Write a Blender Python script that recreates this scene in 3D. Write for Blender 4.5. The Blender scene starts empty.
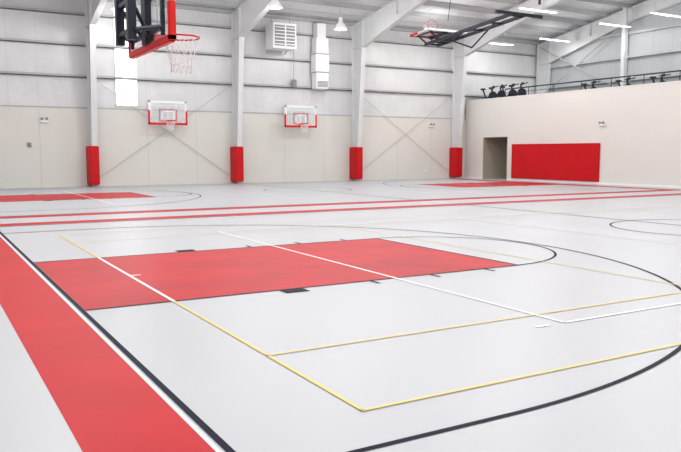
import bpy, math, random
from mathutils import Vector, Matrix
random.seed(3)
scene = bpy.context.scene
try:
    scene.view_settings.view_transform = 'Standard'
    scene.view_settings.look = 'None'
except Exception as e:
    print(e)

# ------------------------------------------------------------------ materials
def mat(name, col, rough=0.6, metal=0.0, noise=0.0, nscale=3.0, bump=0.0, bscale=20.0, spec=0.5, emit=None, estr=0.0, alpha=None):
    m = bpy.data.materials.new(name); m.use_nodes = True
    nt = m.node_tree; b = nt.nodes['Principled BSDF']
    b.inputs['Roughness'].default_value = rough
    b.inputs['Metallic'].default_value = metal
    b.inputs['Specular IOR Level'].default_value = spec
    tc = nt.nodes.new('ShaderNodeTexCoord')
    nz = nt.nodes.new('ShaderNodeTexNoise'); nz.inputs['Scale'].default_value = nscale; nz.inputs['Detail'].default_value = 5
    nt.links.new(tc.outputs['Object'], nz.inputs['Vector'])
    r = nt.nodes.new('ShaderNodeValToRGB')
    k = noise
    r.color_ramp.elements[0].position = 0.3; r.color_ramp.elements[1].position = 0.7
    r.color_ramp.elements[0].color = tuple(c*(1-k) for c in col)+(1,)
    r.color_ramp.elements[1].color = tuple(min(1, c*(1+k)) for c in col)+(1,)
    nt.links.new(nz.outputs['Fac'], r.inputs['Fac'])
    nt.links.new(r.outputs['Color'], b.inputs['Base Color'])
    if bump > 0:
        n2 = nt.nodes.new('ShaderNodeTexNoise'); n2.inputs['Scale'].default_value = bscale; n2.inputs['Detail'].default_value = 4
        nt.links.new(tc.outputs['Object'], n2.inputs['Vector'])
        bp = nt.nodes.new('ShaderNodeBump'); bp.inputs['Strength'].default_value = bump; bp.inputs['Distance'].default_value = 0.05
        nt.links.new(n2.outputs['Fac'], bp.inputs['Height']); nt.links.new(bp.outputs['Normal'], b.inputs['Normal'])
    if emit:
        b.inputs['Emission Color'].default_value = tuple(emit)+(1,)
        b.inputs['Emission Strength'].default_value = estr
    if alpha is not None:
        b.inputs['Alpha'].default_value = alpha
    return m

def panel_mat(name, col, seam, w, h, mortar, axis='X', rough=0.6, noise=0.03, bump=0.15, z0=0.0, bscale=1.5):
    m = mat(name, col, rough, noise=noise, nscale=0.8)
    nt = m.node_tree; b = nt.nodes['Principled BSDF']
    ramp = [n for n in nt.nodes if n.type == 'VALTORGB'][0]
    tc = [n for n in nt.nodes if n.type == 'TEX_COORD'][0]
    sp = nt.nodes.new('ShaderNodeSeparateXYZ'); cb = nt.nodes.new('ShaderNodeCombineXYZ')
    nt.links.new(tc.outputs['Object'], sp.inputs[0])
    ad = nt.nodes.new('ShaderNodeMath'); ad.operation = 'ADD'; ad.inputs[1].default_value = -z0
    nt.links.new(sp.outputs['X' if axis == 'X' else 'Y'], cb.inputs[0])
    nt.links.new(sp.outputs['Z'], ad.inputs[0]); nt.links.new(ad.outputs[0], cb.inputs[1])
    br = nt.nodes.new('ShaderNodeTexBrick'); br.offset = 0; br.squash = 1
    br.inputs['Scale'].default_value = 1; br.inputs['Brick Width'].default_value = w; br.inputs['Row Height'].default_value = h
    br.inputs['Mortar Size'].default_value = mortar; br.inputs['Mortar Smooth'].default_value = 0.3
    br.inputs['Mortar'].default_value = tuple(seam)+(1,)
    nt.links.new(cb.outputs[0], br.inputs['Vector'])
    nt.links.new(ramp.outputs['Color'], br.inputs['Color1']); nt.links.new(ramp.outputs['Color'], br.inputs['Color2'])
    nt.links.new(br.outputs['Color'], b.inputs['Base Color'])
    n2 = nt.nodes.new('ShaderNodeTexNoise'); n2.inputs['Scale'].default_value = bscale; n2.inputs['Detail'].default_value = 3
    nt.links.new(tc.outputs['Object'], n2.inputs['Vector'])
    bp = nt.nodes.new('ShaderNodeBump'); bp.inputs['Strength'].default_value = bump; bp.inputs['Distance'].default_value = 0.1
    nt.links.new(n2.outputs['Fac'], bp.inputs['Height']); nt.links.new(bp.outputs['Normal'], b.inputs['Normal'])
    return m

M = {}
M['floor'] = mat('sport_floor_grey', (0.50, 0.508, 0.533), 0.40, noise=0.02, nscale=0.5, bump=0.02, bscale=60, spec=0.40)
M['red'] = mat('court_red', (0.51, 0.012, 0.018), 0.48, noise=0.10, nscale=0.8, spec=0.15)
# key paint: same red with scuffed, darker worn patches
M['redkey'] = mat('court_red_scuffed', (0.51, 0.014, 0.020), 0.46, noise=0.10, nscale=1.4, spec=0.16)
_nt = M['redkey'].node_tree; _b = _nt.nodes['Principled BSDF']
_ramp = [n for n in _nt.nodes if n.type == 'VALTORGB'][0]; _tc = [n for n in _nt.nodes if n.type == 'TEX_COORD'][0]
_n = _nt.nodes.new('ShaderNodeTexNoise'); _n.inputs['Scale'].default_value = 0.55; _n.inputs['Detail'].default_value = 7; _n.inputs['Roughness'].default_value = 0.65
_nt.links.new(_tc.outputs['Object'], _n.inputs['Vector'])
_r2 = _nt.nodes.new('ShaderNodeValToRGB'); _r2.color_ramp.elements[0].position = 0.50; _r2.color_ramp.elements[1].position = 0.66
_r2.color_ramp.elements[0].color = (0, 0, 0, 1); _r2.color_ramp.elements[1].color = (0.55, 0.55, 0.55, 1)
_nt.links.new(_n.outputs['Fac'], _r2.inputs['Fac'])
_mx = _nt.nodes.new('ShaderNodeMix'); _mx.data_type = 'RGBA'
_nt.links.new(_r2.outputs['Color'], _mx.inputs[0]); _nt.links.new(_ramp.outputs['Color'], _mx.inputs[6])
_mx.inputs[7].default_value = (0.30, 0.012, 0.018, 1)
_nt.links.new(_mx.outputs[2], _b.inputs['Base Color'])
M['black'] = mat('line_black', (0.006, 0.008, 0.022), 0.55, spec=0.08)
M['white'] = mat('line_white', (0.92, 0.92, 0.93), 0.45, spec=0.3)
M['yellow'] = mat('line_yellow', (0.88, 0.66, 0.22), 0.55, spec=0.12)
M['wainscot'] = panel_mat('painted_liner_board', (0.67, 0.655, 0.61), (0.48, 0.46, 0.43), 2.4, 3.6, 0.010, 'X', noise=0.02, bump=0.03)
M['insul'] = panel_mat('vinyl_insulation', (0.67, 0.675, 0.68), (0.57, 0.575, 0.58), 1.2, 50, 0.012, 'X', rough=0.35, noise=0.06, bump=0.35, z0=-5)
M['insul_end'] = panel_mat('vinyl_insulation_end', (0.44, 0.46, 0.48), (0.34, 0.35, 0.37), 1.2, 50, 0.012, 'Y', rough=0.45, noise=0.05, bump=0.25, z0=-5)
M['roof'] = panel_mat('roof_insulation', (0.66, 0.67, 0.68), (0.50, 0.51, 0.52), 1.5, 60, 0.015, 'X', rough=0.5, noise=0.04, bump=0.2, z0=-5)
M['steel'] = mat('painted_steel_grey', (0.65, 0.66, 0.665), 0.45, noise=0.04, nscale=2)
M['girt'] = mat('galvanised_girt', (0.42, 0.43, 0.43), 0.45, noise=0.06, nscale=2)
M['part'] = mat('partition_paint', (0.74, 0.72, 0.68), 0.6, noise=0.02, nscale=0.4)
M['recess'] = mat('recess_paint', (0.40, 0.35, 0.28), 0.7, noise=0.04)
M['pad'] = mat('red_vinyl_pad', (0.54, 0.006, 0.011), 0.5, noise=0.05, nscale=1.5, bump=0.03, bscale=30, spec=0.2)
M['padseam'] = mat('pad_seam', (0.33, 0.01, 0.015), 0.6)
M['dark'] = mat('dark_painted_steel', (0.018, 0.023, 0.036), 0.4, noise=0.1, spec=0.3)
M['rim'] = mat('rim_orange_red', (0.66, 0.012, 0.010), 0.4, noise=0.03, spec=0.3)
M['net'] = mat('net_cord', (0.85, 0.85, 0.85), 0.8)
M['alu'] = mat('board_frame_alu', (0.80, 0.81, 0.83), 0.35, metal=0.0)
M['glass'] = mat('board_glass', (0.80, 0.86, 0.88), 0.08, alpha=0.22)
M['wht'] = mat('white_enamel', (0.86, 0.86, 0.86), 0.4, noise=0.02)
M['vent'] = mat('vent_grey', (0.22, 0.23, 0.24), 0.5)
M['lamp'] = mat('lamp_diffuser', (0.9, 0.9, 0.9), 0.5, emit=(1, 0.99, 0.96), estr=3.5)
M['glow_panel'] = mat('glowing_wall_panel', (0.9, 0.9, 0.9), 0.5, noise=0.02, emit=(1, 1, 1), estr=3.0)  # emission puts the wall's bright light patch into the material
M['rubber'] = mat('black_rubber', (0.02, 0.02, 0.02), 0.6)
M['cable'] = mat('brace_rod', (0.47, 0.46, 0.43), 0.5)

# ------------------------------------------------------------------ mesh builder
class B:
    def __init__(s, name):
        s.name = name; s.v = []; s.f = []; s.mi = []; s.mats = []
    def m(s, key):
        if key not in s.mats: s.mats.append(key)
        return s.mats.index(key)
    def add(s, vs, fs, key):
        o = len(s.v); s.v += [tuple(v) for v in vs]
        k = s.m(key)
        for f in fs: s.f.append([o+i for i in f]); s.mi.append(k)
    def box(s, x0, x1, y0, y1, z0, z1, key):
        vs = [(x, y, z) for z in (z0, z1) for y in (y0, y1) for x in (x0, x1)]
        s.add(vs, [(0,2,3,1),(4,5,7,6),(0,1,5,4),(2,6,7,3),(0,4,6,2),(1,3,7,5)], key)
    def cbox(s, x0, x1, y0, y1, z0, z1, key, c=0.03):
        import bmesh
        bm = bmesh.new(); bmesh.ops.create_cube(bm, size=1)
        for v in bm.verts:
            v.co = Vector(((x0+x1)/2+v.co.x*(x1-x0), (y0+y1)/2+v.co.y*(y1-y0), (z0+z1)/2+v.co.z*(z1-z0)))
        bmesh.ops.bevel(bm, geom=list(bm.edges), offset=c, segments=2, affect='EDGES')
        bm.verts.index_update()
        s.add([v.co[:] for v in bm.verts], [[v.index for v in f.verts] for f in bm.faces], key); bm.free()
    def rect(s, x0, x1, y0, y1, z, key):
        s.add([(x0,y0,z),(x1,y0,z),(x1,y1,z),(x0,y1,z)], [(0,1,2,3)], key)
    def tube(s, pts, r, key, n=8, closed=False):
        pts = [Vector(p) for p in pts]; N = len(pts); rings = []
        for i, p in enumerate(pts):
            if closed: d = pts[(i+1) % N]-pts[i-1]
            else: d = pts[min(i+1, N-1)]-pts[max(i-1, 0)]
            d.normalize()
            up = Vector((0,0,1)) if abs(d.z) < 0.9 else Vector((1,0,0))
            a = d.cross(up).normalized(); b = d.cross(a).normalized()
            rr = r[i] if isinstance(r, (list, tuple)) else r
            rings.append([p+a*rr*math.cos(2*math.pi*k/n)+b*rr*math.sin(2*math.pi*k/n) for k in range(n)])
        vs = [v for ring in rings for v in ring]; fs = []
        for i in range(N if closed else N-1):
            j = (i+1) % N
            for k in range(n):
                l = (k+1) % n
                fs.append((i*n+k, i*n+l, j*n+l, j*n+k))
        if not closed:
            fs.append(tuple(range(n))[::-1]); fs.append(tuple((N-1)*n+k for k in range(n)))
        s.add(vs, fs, key)
    def strip(s, p, q, w, t, key, wdir=(1,0,0)):
        p = Vector(p); q = Vector(q); w_ = Vector(wdir)*w/2; d = (q-p).normalized(); nn = d.cross(Vector(wdir)).normalized()*t/2
        vs = [p-w_-nn, p+w_-nn, p+w_+nn, p-w_+nn, q-w_-nn, q+w_-nn, q+w_+nn, q-w_+nn]
        s.add(vs, [(0,3,2,1),(4,5,6,7),(0,1,5,4),(1,2,6,5),(2,3,7,6),(3,0,4,7)], key)
    def plate(s, poly, x0, x1, key):
        n = len(poly)
        vs = [(x0, y, z) for y, z in poly]+[(x1, y, z) for y, z in poly]
        fs = [tuple(range(n)), tuple(range(2*n-1, n-1, -1))]+[(i, i+n, (i+1) % n+n, (i+1) % n) for i in range(n)]
        s.add(vs, fs, key)
    def arc(s, cx, cy, r, w, a0, a1, z, key, n=64):
        vs = []; fs = []
        for i in range(n+1):
            a = math.radians(a0+(a1-a0)*i/n)
            for rr in (r-w/2, r+w/2): vs.append((cx+rr*math.cos(a), cy+rr*math.sin(a), z))
        for i in range(n): fs.append((2*i, 2*i+1, 2*i+3, 2*i+2))
        s.add(vs, fs, key)
    def lathe(s, prof, c, key, n=24, axis='Z'):
        vs = []; fs = []
        for r, h in prof:
            for k in range(n):
                a = 2*math.pi*k/n
                if axis == 'Z': vs.append((c[0]+r*math.cos(a), c[1]+r*math.sin(a), c[2]+h))
                elif axis == 'X': vs.append((c[0]+h, c[1]+r*math.cos(a), c[2]+r*math.sin(a)))
                else: vs.append((c[0]+r*math.cos(a), c[1]+h, c[2]+r*math.sin(a)))
        for i in range(len(prof)-1):
            for k in range(n):
                l = (k+1) % n
                fs.append((i*n+k, i*n+l, (i+1)*n+l, (i+1)*n+k))
        s.add(vs, fs, key)
    def done(s, smooth=False, loc=None, rot=None, parent=None):
        me = bpy.data.meshes.new(s.name)
        me.from_pydata(s.v, [], s.f); me.update()
        for k in s.mats: me.materials.append(M[k])
        for p, i in zip(me.polygons, s.mi):
            p.material_index = i; p.use_smooth = False
        import bmesh
        bm = bmesh.new(); bm.from_mesh(me)
        bmesh.ops.recalc_face_normals(bm, faces=bm.faces)
        bm.to_mesh(me); bm.free()
        if smooth:
            for p in me.polygons: p.use_smooth = True
        ob = bpy.data.objects.new(s.name, me); scene.collection.objects.link(ob)
        if loc: ob.location = loc
        if rot: ob.rotation_euler = rot
        if parent: ob.parent = parent
        return ob

# ------------------------------------------------------------------ dimensions (metres)
XL, XP, XE = -7.0, 29.0, 35.0
YF, YB = -6.0, 34.9
RIDGE = 14.45
def zroof(y): return 8.6+0.167*((YB-y) if y >= RIDGE else (y-YF))
MEZ = 4.35

b = B('floor'); b.box(XL-0.2, XE+0.2, YF-0.2, YB+0.2, -0.2, 0, 'floor'); b.done()

b = B('wall_back')
b.box(XL, XE, YB, YB+0.2, 0, 8.6, 'insul')
b.box(XL, XP, YB-0.12, YB, 0, 3.55, 'wainscot')
b.box(XL, XP, YB-0.14, YB, 3.55, 3.60, 'girt')
b.box(XL, XE, YB-0.2, YB, 8.42, 8.6, 'girt')
b.done()
b = B('wall_front')
b.box(XL, XE, YF-0.2, YF, 0, 8.6, 'insul'); b.done()
for nm, x in (('wall_left', XL-0.2), ('wall_right', XE)):
    b = B(nm)
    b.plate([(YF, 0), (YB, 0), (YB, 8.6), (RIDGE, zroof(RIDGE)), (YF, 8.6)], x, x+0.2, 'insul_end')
    b.done()
b = B('ceiling')
for y0, y1 in ((YF-0.2, RIDGE), (RIDGE, YB+0.2)):
    z0, z1 = zroof(y0), zroof(y1)
    b.plate([(y0, z0), (y1, z1), (y1, z1+0.15), (y0, z0+0.15)], XL-0.2, XE+0.2, 'roof')
b.done()

# girts
b = B('trim_1')
for z in (5.0, 6.4, 7.75):
    b.box(XL, XE, YB-0.16, YB, z-0.07, z-0.04, 'girt')
    b.box(XL, XE, YB-0.16, YB-0.145, z-0.07, z+0.05, 'girt')
b.done()
b = B('trim_2')
for z in (5.6, 6.9, 8.2):
    b.box(XE-0.2, XE-0.01, YF, YB-0.2, z-0.07, z+0.07, 'girt')
for y in (28, 21, 14, 7):
    b.box(XE-0.45, XE-0.2, y-0.12, y+0.12, MEZ, zroof(y)-0.1, 'steel')
b.tube([(XE-0.3, 28, 5), (XE-0.3, 34.5, 8.2)], 0.03, 'cable', 6)
b.tube([(XE-0.3, 28, 8.8), (XE-0.3, 34.5, 5)], 0.03, 'cable', 6)
b.done()

b = B('roof_purlins')
y = YF+0.8
while y < YB-0.3:
    if abs(y-RIDGE) > 0.3:
        z = zroof(y)
        b.box(XL, XE, y-0.03, y+0.03, z-0.22, z+0.0, 'girt')
        b.box(XL, XE, y-0.03, y+0.06, z-0.235, z-0.215, 'girt')
    y += 1.5
b.done()

def frame(x):
    b = B('steel_portal_frame')
    for sgn in (1, -1):
        def Y(y): return y if sgn == 1 else (YB+YF)-y
        topf = lambda y: 8.6+0.167*(YB-y)-0.25
        yo = YB-0.22; kin = (yo-1.0, 7.15); base = (yo-0.42, 0)
        hi = (27.6, topf(27.6)-0.72); rg = (RIDGE, topf(RIDGE)-0.8)
        A = [(yo, 0), base, kin, (yo, 7.15)]
        C = [kin, (yo, 7.15), (yo, topf(yo)), (yo-1.0, topf(yo-1.0))]
        D = [kin, (yo-1.0, topf(yo-1.0)), (27.6, topf(27.6)), hi]
        E = [hi, (27.6, topf(27.6)), (RIDGE, topf(RIDGE)), rg]
        for P in (A, C, D, E):
            b.plate([(Y(p[0]), p[1]) for p in P], x-0.012, x+0.012, 'steel')
        def fl(p, q, w=0.26): b.strip((x, Y(p[0]), p[1]), (x, Y(q[0]), q[1]), w, 0.03, 'steel')
        fl((yo, 0), (yo, topf(yo))); fl(base, kin); fl(kin, hi); fl(hi, rg)
        fl((yo, topf(yo)), (RIDGE, topf(RIDGE))); fl(kin, (yo, 7.15)); fl(kin, (yo-1.0, topf(yo-1.0)))
        for yy in (30.5, 27.6, 24, 20):
            b.box(x-0.12, x+0.12, Y(yy)-0.01, Y(yy)+0.01, topf(yy)-0.7, topf(yy), 'steel')
    return b.done()
for x in (-6.85, 0, 7, 14, 21, 28, 34.8):
    frame(x)

def cpad(x):
    b = B('column_wall_pad')
    b.cbox(x-0.22, x+0.22, YB-0.88, YB-0.13, 0.10, 1.85, 'pad', 0.035)
    b.box(x-0.222, x+0.222, YB-0.883, YB-0.13, 0.97, 0.985, 'padseam')
    b.done()
for x in (6.95, 13.95, 20.97, 27.97): cpad(x)

b = B('wall_cross_bracing')
for x0 in (7, 21):
    for (za, zb) in ((0.3, 4.9), (4.9, 0.3)):
        b.tube([(x0+0.15, YB-0.2, za), (x0+6.85, YB-0.2, zb)], 0.013, 'cable', 6)
b.done()

b = B('glow_panel_1')  # added emissive panel standing in for a patch of light on the wall
b.box(8.2, 9.15, YB-0.05, YB+0.02, 3.75, 8.3, 'glow_panel')
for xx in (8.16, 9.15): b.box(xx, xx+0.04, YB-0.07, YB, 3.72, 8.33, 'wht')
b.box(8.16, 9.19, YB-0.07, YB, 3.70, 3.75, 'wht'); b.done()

# ------------------------------------------------------------------ partition + mezzanine
b = B('wall_partition')
D0, D1, DH = 31.1, 33.15, 2.45
PT = 4.65
b.box(XP, XP+0.2, YF, D0, 0, PT, 'part')
b.box(XP, XP+0.2, D1, YB-0.12, 0, PT, 'part')
b.box(XP, XP+0.2, D0, D1, DH, PT, 'part')
b.box(XP-0.02, XP+0.2, YF, YB-0.12, PT, PT+0.03, 'wht')
b.done()
b = B('hallway_recess')
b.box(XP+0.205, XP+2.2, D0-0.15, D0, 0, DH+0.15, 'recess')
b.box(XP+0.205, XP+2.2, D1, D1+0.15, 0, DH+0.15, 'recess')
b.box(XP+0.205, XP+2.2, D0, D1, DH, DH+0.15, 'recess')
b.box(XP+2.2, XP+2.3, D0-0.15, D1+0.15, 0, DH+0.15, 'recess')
b.done()
b = B('door_1')
b.box(XP+2.14, XP+2.18, D0+0.5, D0+1.5, 0.01, 2.1, 'wht')
for yy in (D0+0.43, D0+1.5): b.box(XP+2.12, XP+2.19, yy, yy+0.07, 0, 2.17, 'vent')
b.box(XP+2.12, XP+2.19, D0+0.43, D0+1.57, 2.1, 2.17, 'vent')
b.tube([(XP+2.14, D0+0.58, 1.0), (XP+2.08, D0+0.58, 1.0), (XP+2.08, D0+0.70, 1.0)], 0.012, 'alu', 8)
b.done()
b = B('trim_3')
for yy in (D0, D1-0.03): b.box(XP-0.015, XP+0.2, yy, yy+0.03, 0, DH, 'recess')
b.box(XP-0.015, XP+0.2, D0, D1, DH-0.03, DH, 'recess')
b.done()
b = B('baseboard_partition'); b.box(XP-0.015, XP, YF, D0-0.04, 0, 0.1, 'wht'); b.box(XP-0.015, XP, D1+0.04, YB-0.12, 0, 0.1, 'wht'); b.done()
b = B('baseboard_back'); b.box(XL, XP-0.02, YB-0.14, YB-0.12, 0, 0.1, 'wainscot'); b.done()
b = B('mezzanine_floor'); b.box(XP+0.2, XE, YF, YB, MEZ-0.25, MEZ, 'vent'); b.done()
b = B('gym_wall_pad')
n = 5; y0, y1 = 24.6, 30.7; w = (y1-y0)/n
b.cbox(XP-0.075, XP-0.002, y0, y1, 0.12, 2.02, 'pad', 0.015)
for i in range(1, n):
    b.box(XP-0.0765, XP-0.074, y0+i*w-0.002, y0+i*w+0.002, 0.14, 2.0, 'padseam')
b.done()
b = B('mezzanine_railing')
b.tube([(XP+0.1, YF+0.2, 5.12), (XP+0.1, 31.5, 5.12)], 0.035, 'dark', 8)
b.tube([(XP+0.1, YF+0.2, 4.90), (XP+0.1, 31.5, 4.90)], 0.015, 'dark', 6)
y = 31.5
while y > YF:
    b.tube([(XP+0.1, y, PT+0.02), (XP+0.1, y, 5.12)], 0.02, 'dark', 6); y -= 1.83
b.done()

def bike(x, y, ang):
    b = B('exercise_bike')
    b.box(-0.25, 0.25, -0.55, -0.47, 0, 0.07, 'dark'); b.box(-0.25, 0.25, 0.47, 0.55, 0, 0.07, 'dark')
    b.tube([(0, -0.5, 0.06), (0, 0.5, 0.06)], 0.035, 'dark')
    b.lathe([(0, -0.03), (0.26, -0.03), (0.27, -0.015), (0.27, 0.015), (0.26, 0.03), (0, 0.03)], (0, -0.38, 0.62), 'dark', 28, 'X')
    b.lathe([(0.19, -0.035), (0.2, -0.04), (0.21, -0.035)], (0, -0.38, 0.62), 'dark', 28, 'X')
    b.tube([(0, -0.5, 0.06), (0, -0.40, 0.62), (0, -0.30, 1.0), (0, -0.35, 1.14)], 0.05, 'dark')
    b.tube([(0, 0.5, 0.06), (0, 0.0, 0.4), (0, -0.36, 0.9)], 0.05, 'dark')
    b.tube([(0, 0.0, 0.35), (0, 0.28, 0.98)], 0.045, 'dark')
    b.tube([(0, 0.0, 0.35), (0, -0.1, 0.08)], 0.03, 'dark')
    b.cbox(-0.13, 0.13, 0.11, 0.42, 0.95, 1.05, 'rubber', 0.04)
    b.tube([(-0.25, -0.62, 1.18), (-0.25, -0.38, 1.13), (0, -0.35, 1.13), (0.25, -0.38, 1.13), (0.25, -0.62, 1.18)], 0.03, 'rubber')
    b.cbox(-0.13, 0.13, -0.44, -0.36, 1.08, 1.22, 'rubber', 0.02)
    b.lathe([(0, -0.02), (0.12, -0.02), (0.12, 0.02), (0, 0.02)], (0.05, 0.0, 0.38), 'dark', 16, 'X')
    for s_ in (1, -1):
        b.tube([(0.07*s_, 0, 0.38), (0.1*s_, 0.1*s_, 0.38-0.14*s_)], 0.014, 'dark')
        b.box(0.1*s_-0.05, 0.1*s_+0.05, 0.1*s_-0.04, 0.1*s_+0.04, 0.37-0.14*s_, 0.39-0.14*s_, 'rubber')
    b.done(loc=(x, y, MEZ), rot=(0, 0, ang))
for i, yy in enumerate((31.6, 32.45, 33.3, 34.15)):
    bike(30.0+0.1*(i % 2), yy, math.radians(70))
for yy in (24.5, 26.6, 28.9): bike(32.9, yy, math.radians(80))

# ------------------------------------------------------------------ floor markings
LW = 0.042
def bball(cy, name, ymax=99):
    b = B(name)
    x0, x1 = 1.39, 27.05
    ya, yb = cy-7.62, min(cy+7.62, ymax)
    z = 0.004
    b.rect(x0-0.05, x0-0.005, ya, yb, z, 'black'); b.rect(x1-0.03, x1+0.03, ya, yb, z, 'black')
    b.rect(x0, x1, ya-0.03, ya+0.03, z, 'black'); b.rect(x0, x1, yb-0.06, yb, z, 'black')
    xc = (x0+x1)/2
    b.rect(xc-0.025, xc+0.025, ya, yb, z, 'black'); b.arc(xc, cy, 1.83, LW, 0, 360, z, 'black', 96)
    for s_, xb in ((1, x0), (-1, x1)):
        f = lambda d: xb+s_*d
        def R(d0, d1, a, c, key, zz): b.rect(min(f(d0), f(d1)), max(f(d0), f(d1)), a, c, zz, key)
        k0, k1 = cy-1.83, cy+1.83
        R(0.0, 5.84, k0, k1, 'redkey', 0.002)
        R(0, 5.87, k0-0.03, k0+0.01, 'black', z); R(0, 5.87, k1-0.01, k1+0.03, 'black', z)
        R(5.83, 5.87, k0, k1, 'black', z)
        if s_ == 1: b.arc(f(5.845), cy, 1.83, LW, -90, 90, z, 'black'); b.arc(f(1.62), cy, 6.15, LW, -90, 90, z, 'black', 128)
        else: b.arc(f(5.845), cy, 1.83, LW, 90, 270, z, 'black'); b.arc(f(1.62), cy, 6.15, LW, 90, 270, z, 'black', 128)
        R(0, 1.62, cy-6.172, cy-6.128, 'black', z); R(0, 1.62, cy+6.128, cy+6.172, 'black', z)
        for d, w in ((2.13, 0.30), (3.35, 0.05), (4.27, 0.05), (5.18, 0.05)):
            R(d, d+w, k0-0.23, k0-0.03, 'black', z); R(d, d+w, k1+0.03, k1+0.23, 'black', z)
    b.done()
C1, C2 = 9.32, 27.25
bball(C1, 'basketball_court_markings'); bball(C2, 'basketball_court_markings', 33.7)

def band(name, cy):
    b = B(name); z = 0.0015
    x0, x1 = 1.295, 27.15; ya, yb = cy-7.67, cy+7.67; w = 0.61
    b.rect(x0-w, x0, ya-w, yb+w, z, 'red'); b.rect(x1, x1+w, ya-w, yb+w, z, 'red')
    b.rect(x0, x1, yb+0.03, yb+w, z, 'red'); b.rect(x0, x1, ya-w, ya-0.03, z, 'red')
    b.rect(x0, x0+0.024, ya, yb, 0.003, 'white')
    b.done()
band('court_border_band', C1)
b = B('court_border_band'); b.rect(0.69, 27.8, C2-7.67-0.62, C2-7.7, 0.0015, 'red'); b.rect(0.69, 1.31, C2-7.67, C2+6.4, 0.0015, 'red'); b.rect(27.15, 27.8, C2-7.67, C2+6.4, 0.0015, 'red'); b.done()

def volley(cy):
    b = B('volleyball_court_markings'); z = 0.006; w = 0.022
    x0, x1 = 5.14, 23.2; ya, yb = cy-4.56, cy+4.44
    for x in (x0, x1, x0+6.1, x1-6.1): b.rect(x-w, x+w, ya, yb, z, 'white')
    b.rect(x0, x1, ya-w, ya+w, z, 'white'); b.rect(x0, x1, yb-w, yb+w, z, 'white')
    for y in (ya, yb):
        b.rect(x0-0.36, x0-0.20, y-w, y+w, z, 'white'); b.rect(x1+0.20, x1+0.36, y-w, y+w, z, 'white')
    b.done()
volley(C1-0.06); volley(C2)
b = B('tennis_court_markings'); z = 0.0075; w = 0.013
x0 = 2.29; x1 = 26.06; ya, yb = 3.67, 14.64
b.rect(x0-w, x0+w, ya, C1-1.86, z, 'yellow'); b.rect(x0-0.02, x0+0.02, C1-1.86, C1+1.86, z, 'white'); b.rect(x0-w, x0+w, C1+1.86, yb, z, 'yellow')
b.rect(x1-w, x1+w, ya, yb, z, 'yellow')
for y in (ya, ya+1.40, yb-1.37, yb): b.rect(x0-w, x1+w, y-w, y+w, z, 'yellow')
b.rect(x0+5.49-w, x0+5.49+w, ya+1.4, yb-1.37, z, 'yellow'); b.rect(x1-5.49-w, x1-5.49+w, ya+1.4, yb-1.37, z, 'yellow')
b.rect(x0+0.02, x0+0.14, C1-0.03, C1+0.02, z, 'white')
b.done()

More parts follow.
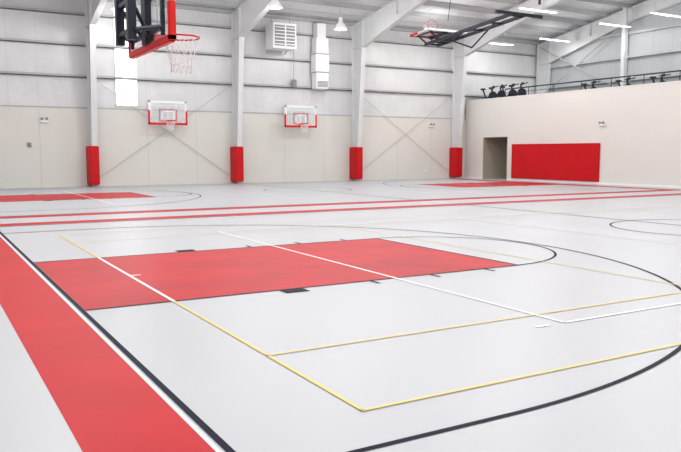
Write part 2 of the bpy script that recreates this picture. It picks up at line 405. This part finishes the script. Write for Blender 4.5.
# ------------------------------------------------------------------ basketball goals
def goal(name, loc, rotz=0.0, mode='wall', fold=0.0):
    b = B(name)
    W, H0, H1 = 0.915, -0.15, 0.92
    b.box(-W+0.03, W-0.03, 0.0, 0.012, H0+0.03, H1-0.03, 'glass')
    fw = 0.045 if mode != 'wall' else 0.07
    for (xa, xb, za, zb) in ((-W, W, H0, H0+fw), (-W, W, H1-fw, H1), (-W, -W+fw, H0, H1), (W-fw, W, H0, H1)):
        b.box(xa, xb, -0.004, 0.04, za, zb, 'alu')
    for (xa, xb, za, zb) in ((-0.305, 0.305, 0.0, 0.05), (-0.305, 0.305, 0.405, 0.455), (-0.305, -0.255, 0, 0.455), (0.255, 0.305, 0, 0.455),
                             (-W+0.04, W-0.04, H1-0.09, H1-0.04), (-W+0.04, -W+0.09, H0, H1-0.04), (W-0.09, W-0.04, H0, H1-0.04)):
        b.box(xa, xb, -0.006, -0.001, za, zb, 'wht')
    ph = 0.42 if mode != 'wall' else 0.62
    pw = 0.06 if mode != 'wall' else 0.09
    b.cbox(-W-0.02, W+0.02, -0.03, 0.06, H0-0.05, H0+(0.04 if mode != 'wall' else 0.06), 'rim', 0.015)
    for s_ in (-1, 1):
        xa, xb = sorted((s_*(W+0.02-pw), s_*(W+0.02)))
        b.cbox(xa, xb, -0.03, 0.06, H0-0.04, H0+ph, 'rim', 0.015)
    if mode == 'wall':
        for (xa, xb, za, zb) in ((-0.42, 0.42, -0.03, 0.0), (-0.42, 0.42, 0.52, 0.55), (-0.42, -0.39, 0, 0.55), (0.39, 0.42, 0, 0.55)):
            b.box(xa, xb, -0.006, 0.03, za, zb, 'rim')
    b.cbox(-0.13, 0.13, -0.02, 0.0, -0.14, 0.02, 'rim', 0.005)
    b.box(-0.07, 0.07, -0.17, -0.02, -0.012, 0.008, 'rim')
    b.add([(-0.07, -0.02, -0.12), (0.07, -0.02, -0.12), (0.07, -0.02, -0.0), (-0.07, -0.02, -0.0), (0.05, -0.155, -0.01), (-0.05, -0.155, -0.01)], [(0,1,4,5), (1,2,4), (0,5,3)], 'rim')
    cy = -0.385; R = 0.235
    b.tube([(R*math.cos(2*math.pi*i/40), cy+R*math.sin(2*math.pi*i/40), 0) for i in range(40)], 0.011 if mode != 'wall' else 0.016, 'rim', 8, True)
    for s_ in (-1, 1): b.tube([(s_*0.07, -0.1, -0.02), (s_*0.16, cy+0.17, -0.008)], 0.01, 'rim', 6)
    ns = 12; steps = 8
    def nr(t): return 0.228-0.10*min(1, t*1.25)+0.01*max(0, t-0.8)*5
    for k in range(ns):
        for d in (1, -1):
            pts = []
            for i in range(steps+1):
                t = i/steps; a = 2*math.pi*(k+d*t*2.5)/ns
                pts.append((nr(t)*math.cos(a), cy+nr(t)*math.sin(a), -0.02-0.43*t))
            b.tube(pts, 0.0045 if mode != 'wall' else 0.006, 'net', 4)
    b.tube([(0.125*math.cos(2*math.pi*i/20), cy+0.125*math.sin(2*math.pi*i/20), -0.36) for i in range(20)], 0.005, 'net', 4, True)
    if mode == 'wall':
        D = YB-0.14-loc[1]
        for s_ in (-1, 1):
            b.tube([(s_*0.6, 0.04, 0.7), (s_*0.6, D, 0.75)], 0.025, 'alu'); b.tube([(s_*0.6, 0.04, 0.0), (s_*0.6, D, 0.0)], 0.025, 'alu')
            b.tube([(s_*0.6, 0.04, 0.7), (s_*0.6, D, 0.0)], 0.02, 'alu')
            b.box(s_*0.6-0.05, s_*0.6+0.05, D-0.05, D, -0.2, 0.95, 'alu')
        for zz in (0.0, 0.7): b.box(-0.8, 0.8, 0.04, 0.07, zz-0.02, zz+0.02, 'alu')
        b.box(-0.06, 0.06, 0.04, 0.08, -0.12, 0.7, 'alu')
    else:
        L = 4.6 if mode == 'fold' else zroof(loc[1])-0.27-loc[2]
        for s_ in (-1, 1):
            b.box(s_*0.28-0.05, s_*0.28+0.05, 0.27, 0.37, -0.12, L, 'dark')
            b.tube([(s_*0.28, 0.32, 0.0), (s_*0.7, 0.05, 0.0)], 0.03, 'dark'); b.tube([(s_*0.28, 0.32, 0.72), (s_*0.7, 0.05, 0.75)], 0.03, 'dark')
            b.tube([(s_*0.28, 0.32, 0.36), (s_*0.12, 0.05, -0.05)], 0.025, 'dark')
            b.box(s_*0.7-0.03, s_*0.7+0.03, 0.04, 0.08, -0.1, 0.85, 'dark')
        b.box(-0.09, 0.09, 0.02, 0.10, -0.13, 0.8, 'dark')
        zz = 0.0
        while zz < L:
            b.box(-0.28, 0.28, 0.29, 0.35, zz-0.025, zz+0.025, 'dark'); zz += 0.35 if zz < 1.3 else 1.0
        for z2 in (0.0, 0.72): b.box(-0.7, 0.7, 0.04, 0.08, z2-0.03, z2+0.03, 'dark')
        if mode == 'hang':
            b.tube([(0, 0.32, 1.6), (0, 3.2, L-0.5)], 0.04, 'dark')
            b.box(-1.2, 1.2, 0.26, 0.38, L-0.1, L, 'dark')
        else:
            b.tube([(0, 0.32, 0.9), (0, 0.9, 2.2), (0, 0.32, 3.4)], 0.03, 'dark')
            b.tube([(-1.0, 0.32, L), (1.0, 0.32, L)], 0.06, 'dark')
            b.tube([(-0.28, 0.3, 0.5), (0.28, 0.3, 1.6)], 0.02, 'dark'); b.tube([(0.28, 0.3, 1.6), (-0.28, 0.3, 2.7)], 0.02, 'dark')
    return b.done(loc=loc, rot=(fold, 0, rotz))

goal('wall_mounted_basketball_hoop', (10.38, 34.05, 3.05))
goal('wall_mounted_basketball_hoop', (17.4, 34.05, 3.05))
goal('suspended_basketball_hoop', (2.65, C1, 3.05), rotz=math.radians(90), mode='hang')
g = goal('folded_basketball_hoop', (17.25, 23.0, 6.05), mode='fold')
g.matrix_world = Matrix.Translation((17.25, 22.7, 5.97)) @ Matrix.Rotation(math.radians(180), 4, 'Z') @ Matrix.Rotation(math.radians(-85), 4, 'X')
b = B('hoop_hanger_frame')
for s_ in (-1, 1): b.tube([(17.25+s_*0.9, 18.1, 6.45), (17.25+s_*0.9, 18.1, zroof(18.1)-0.24)], 0.05, 'dark')
b.tube([(17.25, 21.8, 6.4), (17.25, 21.0, zroof(21.0)-0.24)], 0.012, 'dark', 6)
b.done()

# ------------------------------------------------------------------ wall equipment
b = B('unit_heater')
b.cbox(15.65, 16.95, YB-1.3, YB-0.35, 6.75, 8.0, 'wht', 0.03)
b.box(15.75, 16.85, YB-1.33, YB-1.29, 6.87, 7.88, 'vent')
for i in range(6): b.box(15.75, 16.85, YB-1.37, YB-1.31, 6.93+i*0.165, 6.97+i*0.165, 'wht')
b.box(16.27, 16.33, YB-1.38, YB-1.31, 6.85, 7.9, 'wht')
for xx in (15.8, 16.8):
    b.tube([(xx, YB-0.5, 6.8), (xx, YB-0.18, 6.6)], 0.03, 'girt')
    b.tube([(xx, YB-0.8, 8.0), (xx, YB-0.8, 8.48)], 0.015, 'girt', 6)
b.done()
b = B('ventilation_duct')
for i, (z0, z1, hw) in enumerate(((4.9, 5.75, 0.36), (5.77, 6.7, 0.40), (6.72, 7.55, 0.36))):
    b.cbox(18.75-hw, 18.75+hw, YB-0.75, YB-0.2, z0, z1, 'wht', 0.02)
for zz in (5.76, 6.71): b.box(18.75-0.37, 18.75+0.37, YB-0.76, YB-0.2, zz-0.02, zz+0.02, 'vent')
b.box(18.45, 19.05, YB-0.77, YB-0.74, 5.0, 5.3, 'vent')
for i in range(4): b.box(18.45, 19.05, YB-0.79, YB-0.75, 5.03+i*0.07, 5.05+i*0.07, 'wht')
b.box(18.5, 19.0, YB-0.65, YB-0.2, 7.55, 8.3, 'wht')
b.done()
b = B('electrical_box'); b.cbox(17.2, 17.45, YB-0.3, YB-0.18, 4.95, 5.35, 'vent', 0.01); b.tube([(17.32, YB-0.22, 5.35), (17.32, YB-0.22, 8.3)], 0.02, 'girt', 6); b.done()
def emlight(x, y, z, side):
    b = B('emergency_light')
    b.cbox(-0.16, 0.16, -0.07, 0, -0.07, 0.07, 'wht', 0.015)
    b.box(-0.165, 0.165, -0.03, -0.001, -0.085, -0.07, 'vent')
    for s_ in (-1, 1): b.lathe([(0, -0.11), (0.055, -0.11), (0.06, -0.09), (0.04, -0.03), (0, -0.03)], (s_*0.1, -0.03, 0.1), 'vent', 14, 'Y')
    b.done(loc=(x, y, z), rot=(0, 0, side))
emlight(5.0, YB-0.122, 2.95, 0); emlight(XP-0.002, 24.5, 2.9, math.radians(-90)); emlight(26.4, YB-0.122, 3.1, 0)
b = B('thermostat'); b.cbox(-0.08, 0.08, -0.06, 0, -0.1, 0.1, 'vent', 0.01); b.done(loc=(4.35, YB-0.122, 1.9))
b = B('power_outlet'); b.cbox(-0.06, 0.06, -0.02, 0, -0.06, 0.06, 'wht', 0.004); b.done(loc=(26.0, YB-0.122, 0.5))

# ------------------------------------------------------------------ lights
def strip_light(x, y, z, power=150, L=2.4):
    b = B('linear_ceiling_light')
    b.box(-L/2, L/2, -0.07, 0.07, 0.0, 0.05, 'wht')
    for s_ in (-1, 1):
        b.tube([(-L/2+0.02, s_*0.05, -0.02), (L/2-0.02, s_*0.05, -0.02)], 0.018, 'lamp', 8)
        b.tube([(s_*L*0.4, 0, 0.05), (s_*L*0.4, 0, zroof(y)-0.22-z)], 0.006, 'girt', 5)
    o = b.done(loc=(x, y, z))
    ld = bpy.data.lights.new('tube_glow', 'AREA'); ld.shape = 'RECTANGLE'; ld.size = L; ld.size_y = 0.12; ld.energy = power*0.65
    ld.color = (1, 0.99, 0.975)
    lo = bpy.data.objects.new('tube_glow', ld); scene.collection.objects.link(lo); lo.parent = o; lo.location = (0, 0, -0.05)
    lp = bpy.data.lights.new('tube_glow_spill', 'POINT'); lp.shadow_soft_size = 0.12; lp.energy = power*0.8; lp.color = (1, 0.99, 0.975)
    lq = bpy.data.objects.new('tube_glow_spill', lp); scene.collection.objects.link(lq); lq.parent = o; lq.location = (0, 0, -0.25)
P = 194
for x in (-3.2, 3.6, 10.6, 17.6):
    for y in (-2, 5, 12, 19, 26.5):
        strip_light(x, y, 8.4 if y > 0 else 8.2, P)
for (x, y, z) in ((29.8, 33.0, 7.9), (32.9, 31.5, 8.15), (33, 27.3, 8.4), (32.8, 24, 8.4), (26, 26, 8.3), (32.5, 20, 8.4), (25, 19, 8.4), (25, 12, 8.4), (25, 5, 8.4), (25, -2, 8.2), (24.5, 31.3, 8.0)):
    strip_light(x, y, z, P*0.9 if x < 28 else P*0.35)
def highbay(x, y, z, p):
    b = B('high_bay_pendant_light')
    b.lathe([(0.0, 0.42), (0.09, 0.42), (0.11, 0.2), (0.14, 0.17), (0.24, 0.05), (0.30, -0.12), (0.31, -0.14), (0.29, -0.13)], (0, 0, 0), 'wht', 28)
    b.lathe([(0.0, -0.12), (0.29, -0.12)], (0, 0, 0), 'lamp', 28)
    b.tube([(0, 0, 0.4), (0, 0, zroof(y)-0.24-z)], 0.012, 'girt', 6)
    o = b.done(loc=(x, y, z))
    ld = bpy.data.lights.new('bay_glow', 'POINT'); ld.energy = p; ld.shadow_soft_size = 0.2; ld.color = (1, 0.99, 0.98)
    lo = bpy.data.objects.new('bay_glow', ld); scene.collection.objects.link(lo); lo.parent = o; lo.location = (0, 0, -0.35)
highbay(7.8, 32.2, 7.75, 140); highbay(13.7, 29.2, 7.9, 160); highbay(18.3, 31.5, 7.7, 150)

w = bpy.data.worlds.new('World'); scene.world = w; w.use_nodes = True
w.node_tree.nodes['Background'].inputs[0].default_value = (0.8, 0.85, 0.9, 1)
w.node_tree.nodes['Background'].inputs[1].default_value = 0.3

# ------------------------------------------------------------------ camera
cam = bpy.data.cameras.new('camera'); co = bpy.data.objects.new('camera', cam); scene.collection.objects.link(co)
cam.sensor_width = 36; cam.lens = 728/681*36; cam.clip_end = 200
co.location = (0, 0, 1.58)
co.rotation_euler = (math.radians(90-5.8), 0, math.radians(-30.15))
scene.camera = co
